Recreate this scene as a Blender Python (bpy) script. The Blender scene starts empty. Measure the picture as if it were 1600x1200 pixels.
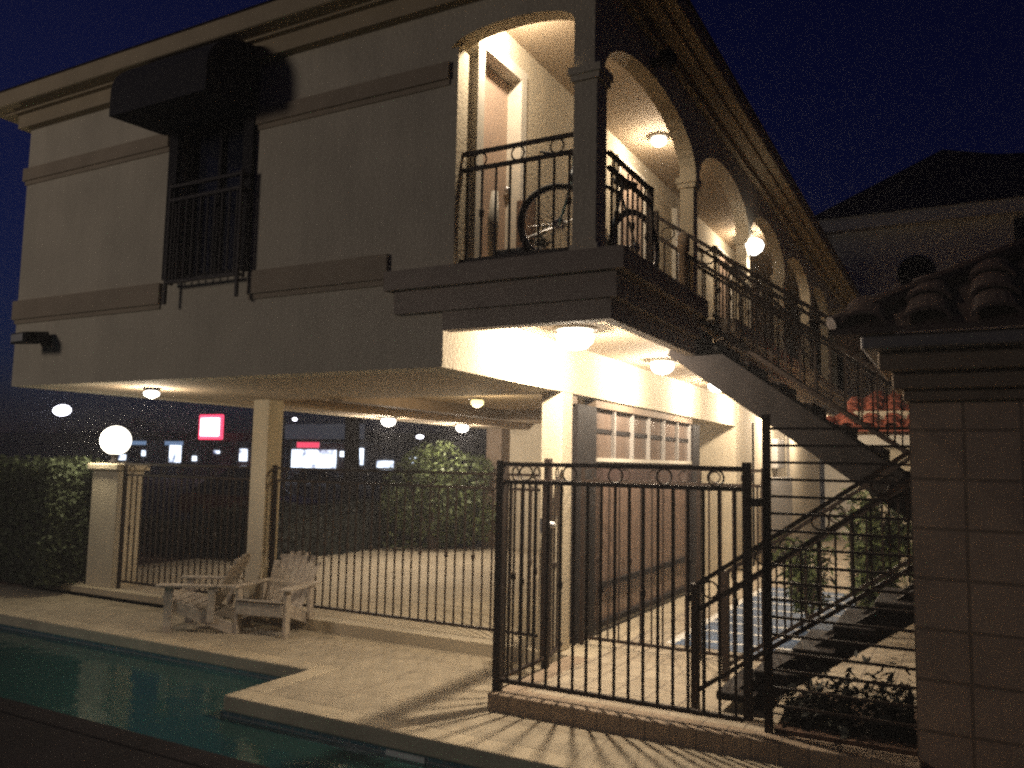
import bpy, bmesh, math, random
from mathutils import Vector, Matrix
R_ = math.radians
random.seed(7)
sc = bpy.context.scene
COL = sc.collection

# ---------------------------------------------------------------- camera
def cam_basis(r, p, y):
    f = Vector((math.sin(y)*math.cos(p), math.cos(y)*math.cos(p), math.sin(p)))
    rt = Vector((math.cos(y), -math.sin(y), 0)); up = rt.cross(f)
    r2 = rt*math.cos(r) + up*math.sin(r); u2 = -rt*math.sin(r) + up*math.cos(r)
    return Matrix((r2, u2, -f)).transposed()
cd = bpy.data.cameras.new("camera"); cam = bpy.data.objects.new("camera", cd); COL.objects.link(cam)
cam.matrix_world = Matrix.Translation((0, 0, 1.95)) @ cam_basis(2.01564014e-02, 9.52154443e-02, -4.99515158e-01).to_4x4()
cd.sensor_width = 36; cd.lens = 36*1290.5/1600; cd.clip_start = .05; cd.clip_end = 2000
sc.camera = cam

# ---------------------------------------------------------------- world: late dusk sky
w = bpy.data.worlds.new("World"); sc.world = w; w.use_nodes = True
nt = w.node_tree; bg = nt.nodes["Background"]
sky = nt.nodes.new("ShaderNodeTexSky"); sky.sky_type = 'NISHITA'; sky.sun_disc = False
sky.sun_elevation = R_(-2.0); sky.sun_rotation = R_(-75); sky.altitude = 100; sky.air_density = 1.0; sky.dust_density = .3; sky.ozone_density = 6.5
nt.links.new(sky.outputs[0], bg.inputs[0]); bg.inputs[1].default_value = 0.12
sc.view_settings.view_transform = 'Standard'; sc.view_settings.look = 'None'
sc.view_settings.exposure = 0.0; sc.view_settings.gamma = 1
sc.cycles.pixel_filter_type = 'BLACKMAN_HARRIS'; sc.cycles.filter_width = 2.5
sc.cycles.max_bounces = 6; sc.cycles.diffuse_bounces = 3; sc.cycles.glossy_bounces = 3; sc.cycles.transparent_max_bounces = 8
sc.cycles.caustics_reflective = False; sc.cycles.caustics_refractive = False
sc.cycles.sample_clamp_indirect = 2.0; sc.cycles.sample_clamp_direct = 40
sc.cycles.use_denoising = False

# ---------------------------------------------------------------- materials
MAT = {}
def mat(name, col, rough=.7, metal=0, noise=0, nscale=8, bump=0, bscale=60, col2=None, emit=None, estr=0, spec=None, detail=6):
    m = bpy.data.materials.new(name); m.use_nodes = True; n = m.node_tree; b = n.nodes["Principled BSDF"]
    b.inputs["Roughness"].default_value = rough; b.inputs["Metallic"].default_value = metal
    b.inputs["Base Color"].default_value = (*col, 1)
    if spec is not None: b.inputs["Specular IOR Level"].default_value = spec
    tc = n.nodes.new("ShaderNodeTexCoord")
    if noise or col2:
        t = n.nodes.new("ShaderNodeTexNoise"); t.inputs["Scale"].default_value = nscale; t.inputs["Detail"].default_value = detail
        n.links.new(tc.outputs["Object"], t.inputs["Vector"])
        r = n.nodes.new("ShaderNodeValToRGB")
        c2 = col2 if col2 else tuple(c*(1-noise) for c in col)
        r.color_ramp.elements[0].position = .35; r.color_ramp.elements[0].color = (*c2, 1)
        r.color_ramp.elements[1].position = .65; r.color_ramp.elements[1].color = (*col, 1)
        n.links.new(t.outputs["Fac"], r.inputs["Fac"]); n.links.new(r.outputs[0], b.inputs["Base Color"])
    if bump:
        t2 = n.nodes.new("ShaderNodeTexNoise"); t2.inputs["Scale"].default_value = bscale; t2.inputs["Detail"].default_value = 4
        n.links.new(tc.outputs["Object"], t2.inputs["Vector"])
        bp = n.nodes.new("ShaderNodeBump"); bp.inputs["Strength"].default_value = bump; bp.inputs["Distance"].default_value = .02
        n.links.new(t2.outputs["Fac"], bp.inputs["Height"]); n.links.new(bp.outputs[0], b.inputs["Normal"])
    if emit:
        b.inputs["Emission Color"].default_value = (*emit, 1); b.inputs["Emission Strength"].default_value = estr
    MAT[name] = m; return m

def brickmat(name, c1, c2, mortar, bw, bh, off=.5, msize=.012, rough=.8, axes='XY', bump=.6, squash=1.0, noise=.25):
    m = bpy.data.materials.new(name); m.use_nodes = True; n = m.node_tree; b = n.nodes["Principled BSDF"]
    tc = n.nodes.new("ShaderNodeTexCoord"); vec = tc.outputs["Object"]
    if axes != 'XY':
        sp = n.nodes.new("ShaderNodeSeparateXYZ"); cb = n.nodes.new("ShaderNodeCombineXYZ"); n.links.new(vec, sp.inputs[0])
        n.links.new(sp.outputs[axes[0]], cb.inputs[0]); n.links.new(sp.outputs[axes[1]], cb.inputs[1]); vec = cb.outputs[0]
    t = n.nodes.new("ShaderNodeTexBrick"); t.offset = off; t.inputs["Scale"].default_value = 1
    t.inputs["Brick Width"].default_value = bw; t.inputs["Row Height"].default_value = bh; t.inputs["Mortar Size"].default_value = msize
    t.inputs["Mortar Smooth"].default_value = .2
    t.inputs["Color1"].default_value = (*c1, 1); t.inputs["Color2"].default_value = (*c2, 1); t.inputs["Mortar"].default_value = (*mortar, 1)
    n.links.new(vec, t.inputs["Vector"])
    nz = n.nodes.new("ShaderNodeTexNoise"); nz.inputs["Scale"].default_value = 5; nz.inputs["Detail"].default_value = 8
    n.links.new(tc.outputs["Object"], nz.inputs["Vector"])
    mx = n.nodes.new("ShaderNodeMix"); mx.data_type = 'RGBA'; mx.blend_type = 'MULTIPLY'; mx.inputs[0].default_value = noise*2
    n.links.new(t.outputs["Color"], mx.inputs[6]); n.links.new(nz.outputs["Fac"], mx.inputs[7]); n.links.new(mx.outputs[2], b.inputs["Base Color"])
    bp = n.nodes.new("ShaderNodeBump"); bp.inputs["Strength"].default_value = bump; bp.inputs["Distance"].default_value = .01; bp.invert = True
    n.links.new(t.outputs["Fac"], bp.inputs["Height"]); n.links.new(bp.outputs[0], b.inputs["Normal"])
    b.inputs["Roughness"].default_value = rough
    MAT[name] = m; return m

BAND = mat('band_paint', (.36, .28, .19), .85, noise=.15, nscale=3, bump=.2, bscale=80)
STUCCO = mat('stucco', (.58, .50, .37), .9, noise=.14, nscale=1.6, bump=.55, bscale=38)
def add_streaks(m, amount=.08):
    """rain streaks and patchy paint on the render coat, stretched down the wall"""
    n = m.node_tree; b = n.nodes['Principled BSDF']; src = b.inputs['Base Color'].links[0].from_socket
    tc = n.nodes.new('ShaderNodeTexCoord'); mp = n.nodes.new('ShaderNodeMapping'); mp.inputs['Scale'].default_value = (5, 5, .35)
    t = n.nodes.new('ShaderNodeTexNoise'); t.inputs['Scale'].default_value = 1.2; t.inputs['Detail'].default_value = 9; t.inputs['Roughness'].default_value = .7
    r = n.nodes.new('ShaderNodeValToRGB'); r.color_ramp.elements[0].position = .38; r.color_ramp.elements[1].position = .6
    r.color_ramp.elements[0].color = (1-amount,)*3+(1,); r.color_ramp.elements[1].color = (1, 1, 1, 1)
    mx = n.nodes.new('ShaderNodeMix'); mx.data_type = 'RGBA'; mx.blend_type = 'MULTIPLY'; mx.inputs[0].default_value = 1
    n.links.new(tc.outputs['Object'], mp.inputs[0]); n.links.new(mp.outputs[0], t.inputs['Vector']); n.links.new(t.outputs['Fac'], r.inputs['Fac'])
    n.links.new(src, mx.inputs[6]); n.links.new(r.outputs[0], mx.inputs[7]); n.links.new(mx.outputs[2], b.inputs['Base Color'])
add_streaks(STUCCO)
TRIM = mat('trim', (.40, .31, .19), .85, noise=.12, nscale=3, bump=.2, bscale=80)
SLABM = mat('slab_moulding', (.34, .27, .21), .85, noise=.15, nscale=3, bump=.25, bscale=70)
DARKTRIM = mat('brown_trim', (.20, .145, .10), .8, noise=.2, nscale=4, bump=.2, bscale=60)
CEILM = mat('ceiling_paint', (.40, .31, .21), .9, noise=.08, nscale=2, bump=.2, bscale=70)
IRON = mat('wrought_iron', (.032, .020, .015), .6, metal=0, spec=.25, noise=.3, nscale=40, bump=.1, bscale=120)
DSTEEL = mat('dark_steel', (.024, .020, .020), .7, metal=0, spec=.12, noise=.3, nscale=6)
CONC = brickmat('concrete_deck', (.50, .42, .30), (.48, .40, .285), (.36, .29, .21), 1.22, 1.22, 0, .007, rough=.85, bump=.5, noise=.3)
DRIVE = mat('driveway_concrete', (.46, .39, .28), .85, col2=(.36, .30, .21), nscale=.8, bump=.2, bscale=30)
COPE = mat('coping', (.48, .40, .28), .8, noise=.25, nscale=3, bump=.3, bscale=40)
PAVER = brickmat('pavers', (.50, .42, .31), (.44, .36, .26), (.25, .2, .15), .30, .30, 0, .008)
KERB = brickmat('kerb_pavers', (.40, .30, .21), (.34, .25, .17), (.17, .13, .1), .20, .40, 0, .006)
TILEWALL = brickmat('block_tiles', (.52, .37, .26), (.48, .34, .24), (.27, .19, .13), .34, .34, 0, .012, axes='XZ')
ROOFT = mat('roof_tile', (.06, .032, .026), .75, noise=.4, nscale=7, bump=.3, bscale=50)
REDTILE = mat('red_roof_tile', (.33, .075, .035), .7, noise=.4, nscale=9, bump=.3, bscale=50)
AWN = mat('awning_cloth', (.012, .009, .012), .9, noise=.2, nscale=10)
GLASSD = mat('dark_glass', (.012, .014, .025), .12, noise=.2, nscale=2)
FRAMEW = mat('white_frame', (.62, .57, .48), .5, noise=.08, nscale=9)
DOORW = mat('door_paint', (.40, .29, .22), .6, noise=.1, nscale=3)
BROWNP = mat('brown_panel', (.24, .16, .12), .4, noise=.3, nscale=5)
GLOSSP = mat('glossy_panel', (.10, .065, .06), .10, noise=.2, nscale=2, spec=.8)
TEAK = mat('weathered_wood', (.46, .40, .33), .75, col2=(.32, .27, .22), nscale=14, bump=.3, bscale=50)
BLUEP = mat('blue_paint', (.055, .10, .19), .7, noise=.3, nscale=4)
WHITEP = mat('white_paint', (.75, .72, .66), .6, noise=.15, nscale=9)
ASPH = mat('asphalt', (.05, .046, .045), .9, noise=.3, nscale=2, bump=.3, bscale=40)
SOIL = mat('mulch', (.12, .065, .04), .95, noise=.5, nscale=9, bump=.8, bscale=25)
LEAFA = mat('hedge_leaf', (.05, .065, .028), .75, noise=.4, nscale=3)
LEAFB = mat('shrub_leaf', (.095, .125, .04), .6, noise=.5, nscale=3)
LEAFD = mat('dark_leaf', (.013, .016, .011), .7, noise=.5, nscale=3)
BARK = mat('bark', (.09, .06, .045), .9, noise=.4, nscale=8, bump=.6, bscale=20)
POOLT = brickmat('pool_plaster', (.08, .27, .27), (.07, .25, .26), (.06, .2, .2), .15, .15, 0, .006, rough=.4, bump=.1)
SHADEDECK = mat('deck_painted_shade', (.010, .007, .009), .9, noise=.4, nscale=2, bump=.4, bscale=30, spec=.08)  # near-black: shade on the near deck is put into its colour
RUB = mat('rubber', (.012, .011, .012), .7)
STEEL = mat('steel', (.55, .55, .57), .3, metal=.9)
BIKEP = mat('bike_paint', (.045, .06, .08), .35, metal=.3)
TEALP = mat('teal_paint', (.06, .22, .25), .4)
PLASTIC = mat('grey_plastic', (.32, .30, .28), .6)
REDCAR = mat('dark_red_paint', (.10, .012, .012), .3, metal=.3)
DKCAR = mat('dark_car_paint', (.02, .022, .03), .3, metal=.3)
def em(name, col, s, base=(.7, .7, .7)): return mat(name, base, .5, emit=col, estr=s)
BULB = em('lamp_white', (1, .95, .86), 9)
GLOBE = em('globe_glass', (1, .93, .78), 4.5)
BULBY = em('lamp_yellow', (1, .80, .35), 2.2)
SIGNR = em('sign_red', (1, .06, .14), 2.2)
SIGNW = em('sign_white', (1, .72, .80), 5)
SIGNB = em('shop_light_blue', (.55, .72, 1), 3.0)
_n = SIGNB.node_tree; _t = _n.nodes.new('ShaderNodeTexNoise'); _t.inputs['Scale'].default_value = .9; _t.inputs['Detail'].default_value = 6; _c = _n.nodes.new('ShaderNodeTexCoord'); _r = _n.nodes.new('ShaderNodeValToRGB')
_r.color_ramp.elements[0].position = .50; _r.color_ramp.elements[0].color = (.75, .85, 1, 1); _r.color_ramp.elements[1].position = .66; _r.color_ramp.elements[1].color = (.05, .06, .12, 1)
_n.links.new(_c.outputs['Object'], _t.inputs['Vector']); _n.links.new(_t.outputs['Fac'], _r.inputs['Fac']); _n.links.new(_r.outputs[0], _n.nodes['Principled BSDF'].inputs['Emission Color'])
SIGNF = em('fascia_blue', (.35, .55, .9), .5)
LAMPW = em('distant_lamp', (.9, .88, 1), 6)
REDS = em('small_red_sign', (1, .08, .16), 1.3)
ROOFG = em('fascia_painted_glow', (.35, .38, .48), .10, (.3, .3, .3))  # weak emission stands in for light falling on the shop fascia

# water: real surface over a lined basin
wm = bpy.data.materials.new('pool_water'); wm.use_nodes = True; n = wm.node_tree; n.nodes.clear()
o = n.nodes.new('ShaderNodeOutputMaterial'); mx = n.nodes.new('ShaderNodeMixShader'); tr = n.nodes.new('ShaderNodeBsdfTransparent'); gl = n.nodes.new('ShaderNodeBsdfGlossy')
tr.inputs[0].default_value = (.62, .92, .90, 1); gl.inputs['Roughness'].default_value = .07; gl.inputs[0].default_value = (.9, .95, .95, 1)
fr = n.nodes.new('ShaderNodeFresnel'); fr.inputs[0].default_value = 1.33
tc = n.nodes.new('ShaderNodeTexCoord'); nz = n.nodes.new('ShaderNodeTexNoise'); nz.inputs['Scale'].default_value = 3.6; nz.inputs['Detail'].default_value = 4
bp = n.nodes.new('ShaderNodeBump'); bp.inputs['Strength'].default_value = .34; bp.inputs['Distance'].default_value = .03
for a, b in ((tc.outputs['Object'], nz.inputs['Vector']), (nz.outputs['Fac'], bp.inputs['Height']), (bp.outputs[0], gl.inputs['Normal']), (bp.outputs[0], fr.inputs['Normal']),
             (fr.outputs[0], mx.inputs[0]), (tr.outputs[0], mx.inputs[1]), (gl.outputs[0], mx.inputs[2]), (mx.outputs[0], o.inputs[0])): n.links.new(a, b)
mur = n.nodes.new('ShaderNodeBsdfDiffuse'); mur.inputs[0].default_value = (.05, .17, .165, 1); m2 = n.nodes.new('ShaderNodeMixShader'); m2.inputs[0].default_value = .22
n.links.new(tr.outputs[0], m2.inputs[1]); n.links.new(mur.outputs[0], m2.inputs[2]); n.links.new(m2.outputs[0], mx.inputs[1])
WATER = wm

# ---------------------------------------------------------------- mesh helpers
class MB:
    def __init__(s): s.bm = bmesh.new()
    def box(s, x0, x1, y0, y1, z0, z1):
        v = [s.bm.verts.new(p) for p in ((x0,y0,z0),(x1,y0,z0),(x1,y1,z0),(x0,y1,z0),(x0,y0,z1),(x1,y0,z1),(x1,y1,z1),(x0,y1,z1))]
        for f in ((0,3,2,1),(4,5,6,7),(0,1,5,4),(1,2,6,5),(2,3,7,6),(3,0,4,7)): s.bm.faces.new([v[i] for i in f])
        return s
    def hexa(s, lo, hi):     # lo, hi: 4 points each
        v = [s.bm.verts.new(p) for p in list(lo)+list(hi)]
        for f in ((0,3,2,1),(4,5,6,7),(0,1,5,4),(1,2,6,5),(2,3,7,6),(3,0,4,7)): s.bm.faces.new([v[i] for i in f])
        return s
    def bar(s, a, b, wd, ht, up=(0,0,1)):   # rectangular bar between points
        a = Vector(a); b = Vector(b); d = (b-a).normalized(); u = Vector(up)
        if abs(d.dot(u)) > .98: u = Vector((0,1,0))
        sd = d.cross(u).normalized()*wd/2; u2 = sd.cross(d).normalized()*ht/2
        return s.hexa([a-sd-u2, a+sd-u2, a+sd+u2, a-sd+u2], [b-sd-u2, b+sd-u2, b+sd+u2, b-sd+u2])
    def tube(s, pts, r, seg=8, caps=True):
        pts = [Vector(p) for p in pts]; rr = r if isinstance(r, (list, tuple)) else [r]*len(pts); rings = []
        for i, p in enumerate(pts):
            d = (pts[min(i+1, len(pts)-1)] - pts[max(i-1, 0)]).normalized()
            u = Vector((0,0,1)) if abs(d.z) < .95 else Vector((1,0,0))
            a = d.cross(u).normalized(); b = d.cross(a)
            rings.append([s.bm.verts.new(p + (a*math.cos(t)+b*math.sin(t))*rr[i]) for t in [2*math.pi*k/seg for k in range(seg)]])
        for A, B in zip(rings, rings[1:]):
            for k in range(seg): s.bm.faces.new((A[k], A[(k+1)%seg], B[(k+1)%seg], B[k]))
        if caps: s.bm.faces.new(rings[0]); s.bm.faces.new(rings[-1][::-1])
        return s
    def ring(s, c, nrm, R, r, seg=24, ms=6):
        c = Vector(c); nrm = Vector(nrm).normalized(); u = nrm.orthogonal().normalized(); v = nrm.cross(u); rings = []
        for i in range(seg):
            t = 2*math.pi*i/seg; d = u*math.cos(t)+v*math.sin(t)
            rings.append([s.bm.verts.new(c + d*(R+r*math.cos(q)) + nrm*r*math.sin(q)) for q in [2*math.pi*k/ms for k in range(ms)]])
        for i in range(seg):
            A, B = rings[i], rings[(i+1)%seg]
            for k in range(ms): s.bm.faces.new((A[k], A[(k+1)%ms], B[(k+1)%ms], B[k]))
        return s
    def lathe(s, c, prof, seg=16, ax='z'):
        c = Vector(c); rings = []
        for r, h in prof:
            rr = []
            for k in range(seg):
                t = 2*math.pi*k/seg; q = (r*math.cos(t), r*math.sin(t), h)
                if ax == 'y': q = (q[0], q[2], q[1])
                if ax == 'x': q = (q[2], q[0], q[1])
                rr.append(s.bm.verts.new(c+Vector(q)))
            rings.append(rr)
        for A, B in zip(rings, rings[1:]):
            for k in range(seg): s.bm.faces.new((A[k], A[(k+1)%seg], B[(k+1)%seg], B[k]))
        s.bm.faces.new(rings[0][::-1]); s.bm.faces.new(rings[-1]); return s
    def prism(s, pts, dv):    # polygon points + extrude vector
        dv = Vector(dv); A = [s.bm.verts.new(p) for p in pts]; B = [s.bm.verts.new(Vector(p)+dv) for p in pts]; k = len(pts)
        s.bm.faces.new(A[::-1]); s.bm.faces.new(B)
        for i in range(k): s.bm.faces.new((A[i], A[(i+1)%k], B[(i+1)%k], B[i]))
        return s
    def leaves(s, centers, size, flat=.35):
        for c in centers:
            c = Vector(c); a = Vector((random.gauss(0,1), random.gauss(0,1), random.gauss(0,.7))).normalized(); b = a.orthogonal().normalized()
            b = (Matrix.Rotation(random.uniform(0, 6.28), 3, a) @ b); z = size*random.uniform(.6, 1.3)
            v = [s.bm.verts.new(c+q) for q in (-a*z, b*z*flat, a*z, -b*z*flat)]
            s.bm.faces.new(v)
        return s
    def build(s, name, m, parent=None, loc=None, smooth=False, bevel=0):
        bmesh.ops.recalc_face_normals(s.bm, faces=s.bm.faces)
        me = bpy.data.meshes.new(name); s.bm.to_mesh(me); s.bm.free(); me.materials.append(m)
        if smooth:
            for p in me.polygons: p.use_smooth = True
        o = bpy.data.objects.new(name, me); COL.objects.link(o)
        if parent: o.parent = parent
        if loc: o.location = loc
        if bevel:
            md = o.modifiers.new('bevel', 'BEVEL'); md.width = bevel; md.segments = 2; md.limit_method = 'ANGLE'
        return o
def thing(name, label, cat, loc=(0,0,0), rz=0, group=None):
    o = bpy.data.objects.new(name, None); COL.objects.link(o); o.location = loc; o.rotation_euler = (0, 0, rz); o.empty_display_size = .1
    return tag(o, label, cat, group)
def tag(o, label, cat, group=None):
    o['label'] = label; o['category'] = cat
    if group: o['group'] = group
    return o
def struct(o, kind='structure'): o['kind'] = kind; return o
def inst(src, name, parent, loc):
    c = bpy.data.objects.new(name, src.data); COL.objects.link(c); c.parent = parent; c.location = loc; return c
def copy_tree(o, parent=None):
    c = o.copy(); COL.objects.link(c); c.parent = parent
    for ch in list(o.children): copy_tree(ch, c)
    return c
def light(name, loc, power, col=(1, .84, .62), rad=.06, kind='POINT', spot=150, parent=None, rot=None, blend=.5):
    l = bpy.data.lights.new(name, kind); l.energy = power; l.color = col; l.shadow_soft_size = rad
    if kind == 'SPOT': l.spot_size = R_(spot); l.spot_blend = blend
    o = bpy.data.objects.new(name, l); COL.objects.link(o); o.location = loc
    if rot: o.rotation_euler = rot
    if parent: o.parent = parent
    return o

DZ = -.14      # pool deck level
XB, YF = -3.73, 5.62
# ---------------------------------------------------------------- ground and paving
g = MB()
def sheet(mb, x0, x1, y0, y1, z): 
    v = [mb.bm.verts.new(p) for p in ((x0,y0,z),(x1,y0,z),(x1,y1,z),(x0,y1,z))]; mb.bm.faces.new(v)
xs = [-400, -19, .6, 400]; ys = [-200, 4.36, 6.5, 600]
gv = [[g.bm.verts.new((x, y, -.2)) for x in xs] for y in ys]
for j in range(3):
    for i in range(3):
        if not (i == 1 and j == 1): g.bm.faces.new((gv[j][i], gv[j][i+1], gv[j+1][i+1], gv[j+1][i]))
struct(g.build('ground', ASPH))
struct(MB().box(-5.78, 6, 5.64, 6.27, -.3, DZ).box(-5.54, -3.6, 6.27, 7.93, -.3, DZ).box(-19, -5.54, 6.73, 7.93, -.3, DZ).box(.84, 6, 4.12, 5.64, -.3, DZ).build('pool_deck', CONC))
struct(MB().box(-5.78, .6, 5.40, 5.64, -.27, DZ+.004).box(-5.78, -5.54, 5.64, 6.73, -.27, DZ+.004).box(-19, -5.78, 6.49, 6.73, -.27, DZ+.004).build('pool_coping', COPE, bevel=.015))
struct(MB().box(-19, .84, 4.12, 4.36, -.27, DZ+.004).box(-24, 6, -8, 4.12, -.3, DZ).build('near_pool_deck', SHADEDECK, bevel=.015))
b = MB(); z0, z1 = -1.5, -.27
b.prism([(-19,4.36,z0-.1),(.6,4.36,z0-.1),(.6,6.6,z0-.1),(-19,6.6,z0-.1)], (0,0,.1))
b.box(-19, .6, 4.26, 4.36, z0, z1).box(-5.78, .6, 5.40, 5.50, z0, z1).box(-5.78, -5.68, 5.5, 6.49, z0, z1).box(-19, -5.78, 6.49, 6.59, z0, z1).box(-19.1, -19, 4.36, 6.49, z0, z1).box(.6, .7, 4.36, 5.40, z0, z1)
struct(b.build('pool_basin', POOLT))
TB = brickmat('waterline_tile', (.05, .12, .17), (.04, .16, .20), (.25, .25, .24), .15, .075, 0, .008, rough=.25, bump=.2, axes='XZ')
tb = MB().box(-5.77, -3.98, 5.388, 5.40, -.46, -.272).box(-3.62, .6, 5.388, 5.40, -.46, -.272).box(-19, -5.79, 6.478, 6.49, -.46, -.272).box(-5.792, -5.78, 5.388, 6.478, -.46, -.272)
struct(tb.build('waterline_tiles', TB))
SK = thing('pool_skimmer', 'square skimmer opening in the pool wall near the bottom edge', 'skimmer', (-3.80, 5.39, -.36))
MB().box(-.18, -.12, -.012, .0, -.10, .085).box(.12, .18, -.012, .0, -.10, .085).box(-.12, .12, -.012, .0, .03, .085).box(-.12, .12, -.012, .0, -.10, -.06).build('frame', WHITEP, SK)
MB().box(-.12, .12, -.004, .004, -.06, .03).build('flap', PLASTIC, SK)
wv = MB(); wv.bm.faces.new([wv.bm.verts.new(p) for p in ((-19,4.36,-.315),(.6,4.36,-.315),(.6,5.40,-.315),(-5.78,5.40,-.315),(-5.78,6.49,-.315),(-19,6.49,-.315))])
struct(wv.build('pool_water', WATER))
struct(MB().box(-3.36, 2.5, 6.5, 34, -.16, 0).build('paved_walkway', PAVER))
struct(MB().box(-3.6, -.3, 6.27, 6.5, -.2, .004).box(-3.6, -3.36, 6.5, 7.93, -.2, .004).build('walkway_kerb', KERB, bevel=.01))
struct(MB().box(-13, -3.36, 7.93, 18.5, -.17, -.004).build('driveway', DRIVE))
# mulch strip and flower bed
struct(MB().box(-19, -9.3, 7.93, 8.7, -.16, -.09).box(-19, -13, 8.7, 20, -.16, -.05).build('mulch_bed', SOIL))
# accessible parking bay
pb = MB().box(-2.86, -1.25, 9.05, 14.2, 0, .004); struct(pb.build('parking_bay_paint', BLUEP))
pl = MB().box(-2.94, -2.84, 9.05, 14.2, 0, .0085)
for i in range(8):
    y = 9.35+i*.62; pl.hexa([(-2.84,y,0),(-1.25,y+.12,0),(-1.25,y+.18,0),(-2.84,y+.06,0)], [(-2.84,y,.0085),(-1.25,y+.12,.0085),(-1.25,y+.18,.0085),(-2.84,y+.06,.0085)])
struct(pl.build('parking_bay_lines', WHITEP))

# ---------------------------------------------------------------- main building
B = thing('apartment_building', 'two-storey cream stucco building with open corner balcony, arches and carport beneath', 'building')
XL = -9.7; YE = 26.0; ZB = 2.72; ZF = 3.55; ZT = 5.92
# front wall upper storey with window opening, full thickness
wx0, wx1, wz0, wz1 = -7.0, -6.1, 3.74, 5.45
fw = MB().box(XL, wx0, YF, YF+.25, ZB, 5.91).box(wx1, -3.72, YF, YF+.25, ZB, 5.91).box(wx0, wx1, YF, YF+.25, ZB, wz0).box(wx0, wx1, YF, YF+.25, wz1, 5.91)
fw.build('front_wall', STUCCO, B)
MB().box(XL, XL+.25, YF+.25, 17, ZB, 5.91).build('side_wall', STUCCO, B)
# horizontal bands
for (z0, z1) in ((3.50, 3.72), (5.17, 5.32)):
    x1 = -7.14 if z0 > 5 else -7.2
    MB().box(XL-.045, -7.2, YF-.035, YF, z0, z1).box(XL-.045, XL, YF, 17, z0, z1).box(-5.95, -4.3 if z0 < 4 else -3.72, YF-.035, YF, z0, z1).box(XL-.02, -7.2, YF-.015, YF, z0-.05, z0).box(-5.95, -4.3 if z0 < 4 else -3.72, YF-.015, YF, z0-.05, z0).build('wall_band', BAND, B)
# floor slab over carport: edge beams
MB().box(XB-.3, XB, YF+.25, 15.67, ZB, 3.24).build('side_beam', STUCCO, B)
MB().box(XL+.25, XB-.3, YF+.25, 17, ZB+.14, ZB+.3).build('carport_ceiling', CEILM, B)
MB().box(XL+.25, XB-.3, YF+.25, 8.25, ZB+.002, ZB+.14).box(XL, XL+.9, 8.25, 17, ZB+.003, ZB+.137).build('front_soffit', CEILM, B)
MB().box(-7.2, -6.98, 8.25, 12.5, ZB-.02, ZB+.136).box(-7.2, -4.4, 12.5, 12.8, ZB-.02, ZB+.136).build('ceiling_duct', DARKTRIM, B)
# carport columns
for (x0, x1, y0, nm) in ((-8.25, -7.97, 7.97, 0), (-3.98, -3.732, 7.97, 1)):
    cdn = MB().box(x0, x1, y0, y0+.27, -.004, ZB).build('column', STUCCO, B, bevel=.012)
# inner walls
MB().box(-9.3, XB, 17, 17.2, -.004, ZB+.14).box(XB-1.4, XB-.003, 15.67, 15.87, -.004, ZB+.139).build('carport_back_wall', STUCCO, B)
MB().box(-9.7, -9.3, 16.6, 17.19, -.004, ZB+.137).build('corner_pier', DARKTRIM, B)
d = MB().box(-8.0, -7.2, 16.94, 16.995, 0, 2.1).build('carport_door', DOORW, B)
MB().box(-8.08, -8.0, 16.92, 16.995, 0, 2.18).box(-7.2, -7.12, 16.92, 16.995, 0, 2.18).box(-8.0, -7.2, 16.92, 16.995, 2.1, 2.18).build('door_frame', FRAMEW, d)
# lower side wall behind the stairs
MB().box(XB-.25, XB, 15.87, YE, -.004, 3.24).build('lower_side_wall', STUCCO, B)
# glazed screen with brown boarded base on the carport side
MB().box(XB-.20, XB-.02, 8.42, 8.96, 0, 2.62).build('screen_post', DSTEEL, B)
MB().box(XB-.20, XB-.02, 12.9, 13.28, 0, 2.62).build('screen_post', DSTEEL, B)
MB().box(XB-.18, XB-.03, 8.96, 12.9, 2.62, 2.715).box(XB-.18, XB-.03, 8.24, 8.42, 2.62, 2.715).build('screen_header', DARKTRIM, B)
sg = MB().box(XB-.12, XB-.10, 8.96, 12.9, 2.03, 2.62).build('transom_glass', mat('transom_glass', (.17, .125, .10), .25, noise=.2, nscale=2), B)
for i in range(7):
    MB().box(-.025, .025, -.014, .014, 0, .59).build('mullion', PLASTIC, sg, loc=(XB-.075, 8.98+i*.65, 2.03))
MB().box(XB-.10, XB-.085, 8.96, 12.9, 2.33, 2.38).build('transom_bar', DSTEEL, B)
MB().box(XB-.16, XB-.04, 8.96, 12.9, 1.985, 2.03).build('screen_sill', FRAMEW, B)
MB().box(XB-.14, XB-.06, 8.96, 12.9, 1.72, 1.985).build('screen_rail', GLOSSP, B)
sl = MB(); y = 8.98
while y < 12.86:
    sl.box(XB-.13, XB-.075, y, y+.125, .08, 1.72); sl.box(XB-.14, XB-.10, y+.125, y+.15, .08, 1.72); y += .15
sl.build('boarded_panel', BROWNP, B)
MB().box(XB-.16, XB-.02, 8.96, 12.9, .06, .13).box(XB-.16, XB-.03, 8.96, 12.9, .50, .57).build('screen_base', DSTEEL, B)
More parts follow.
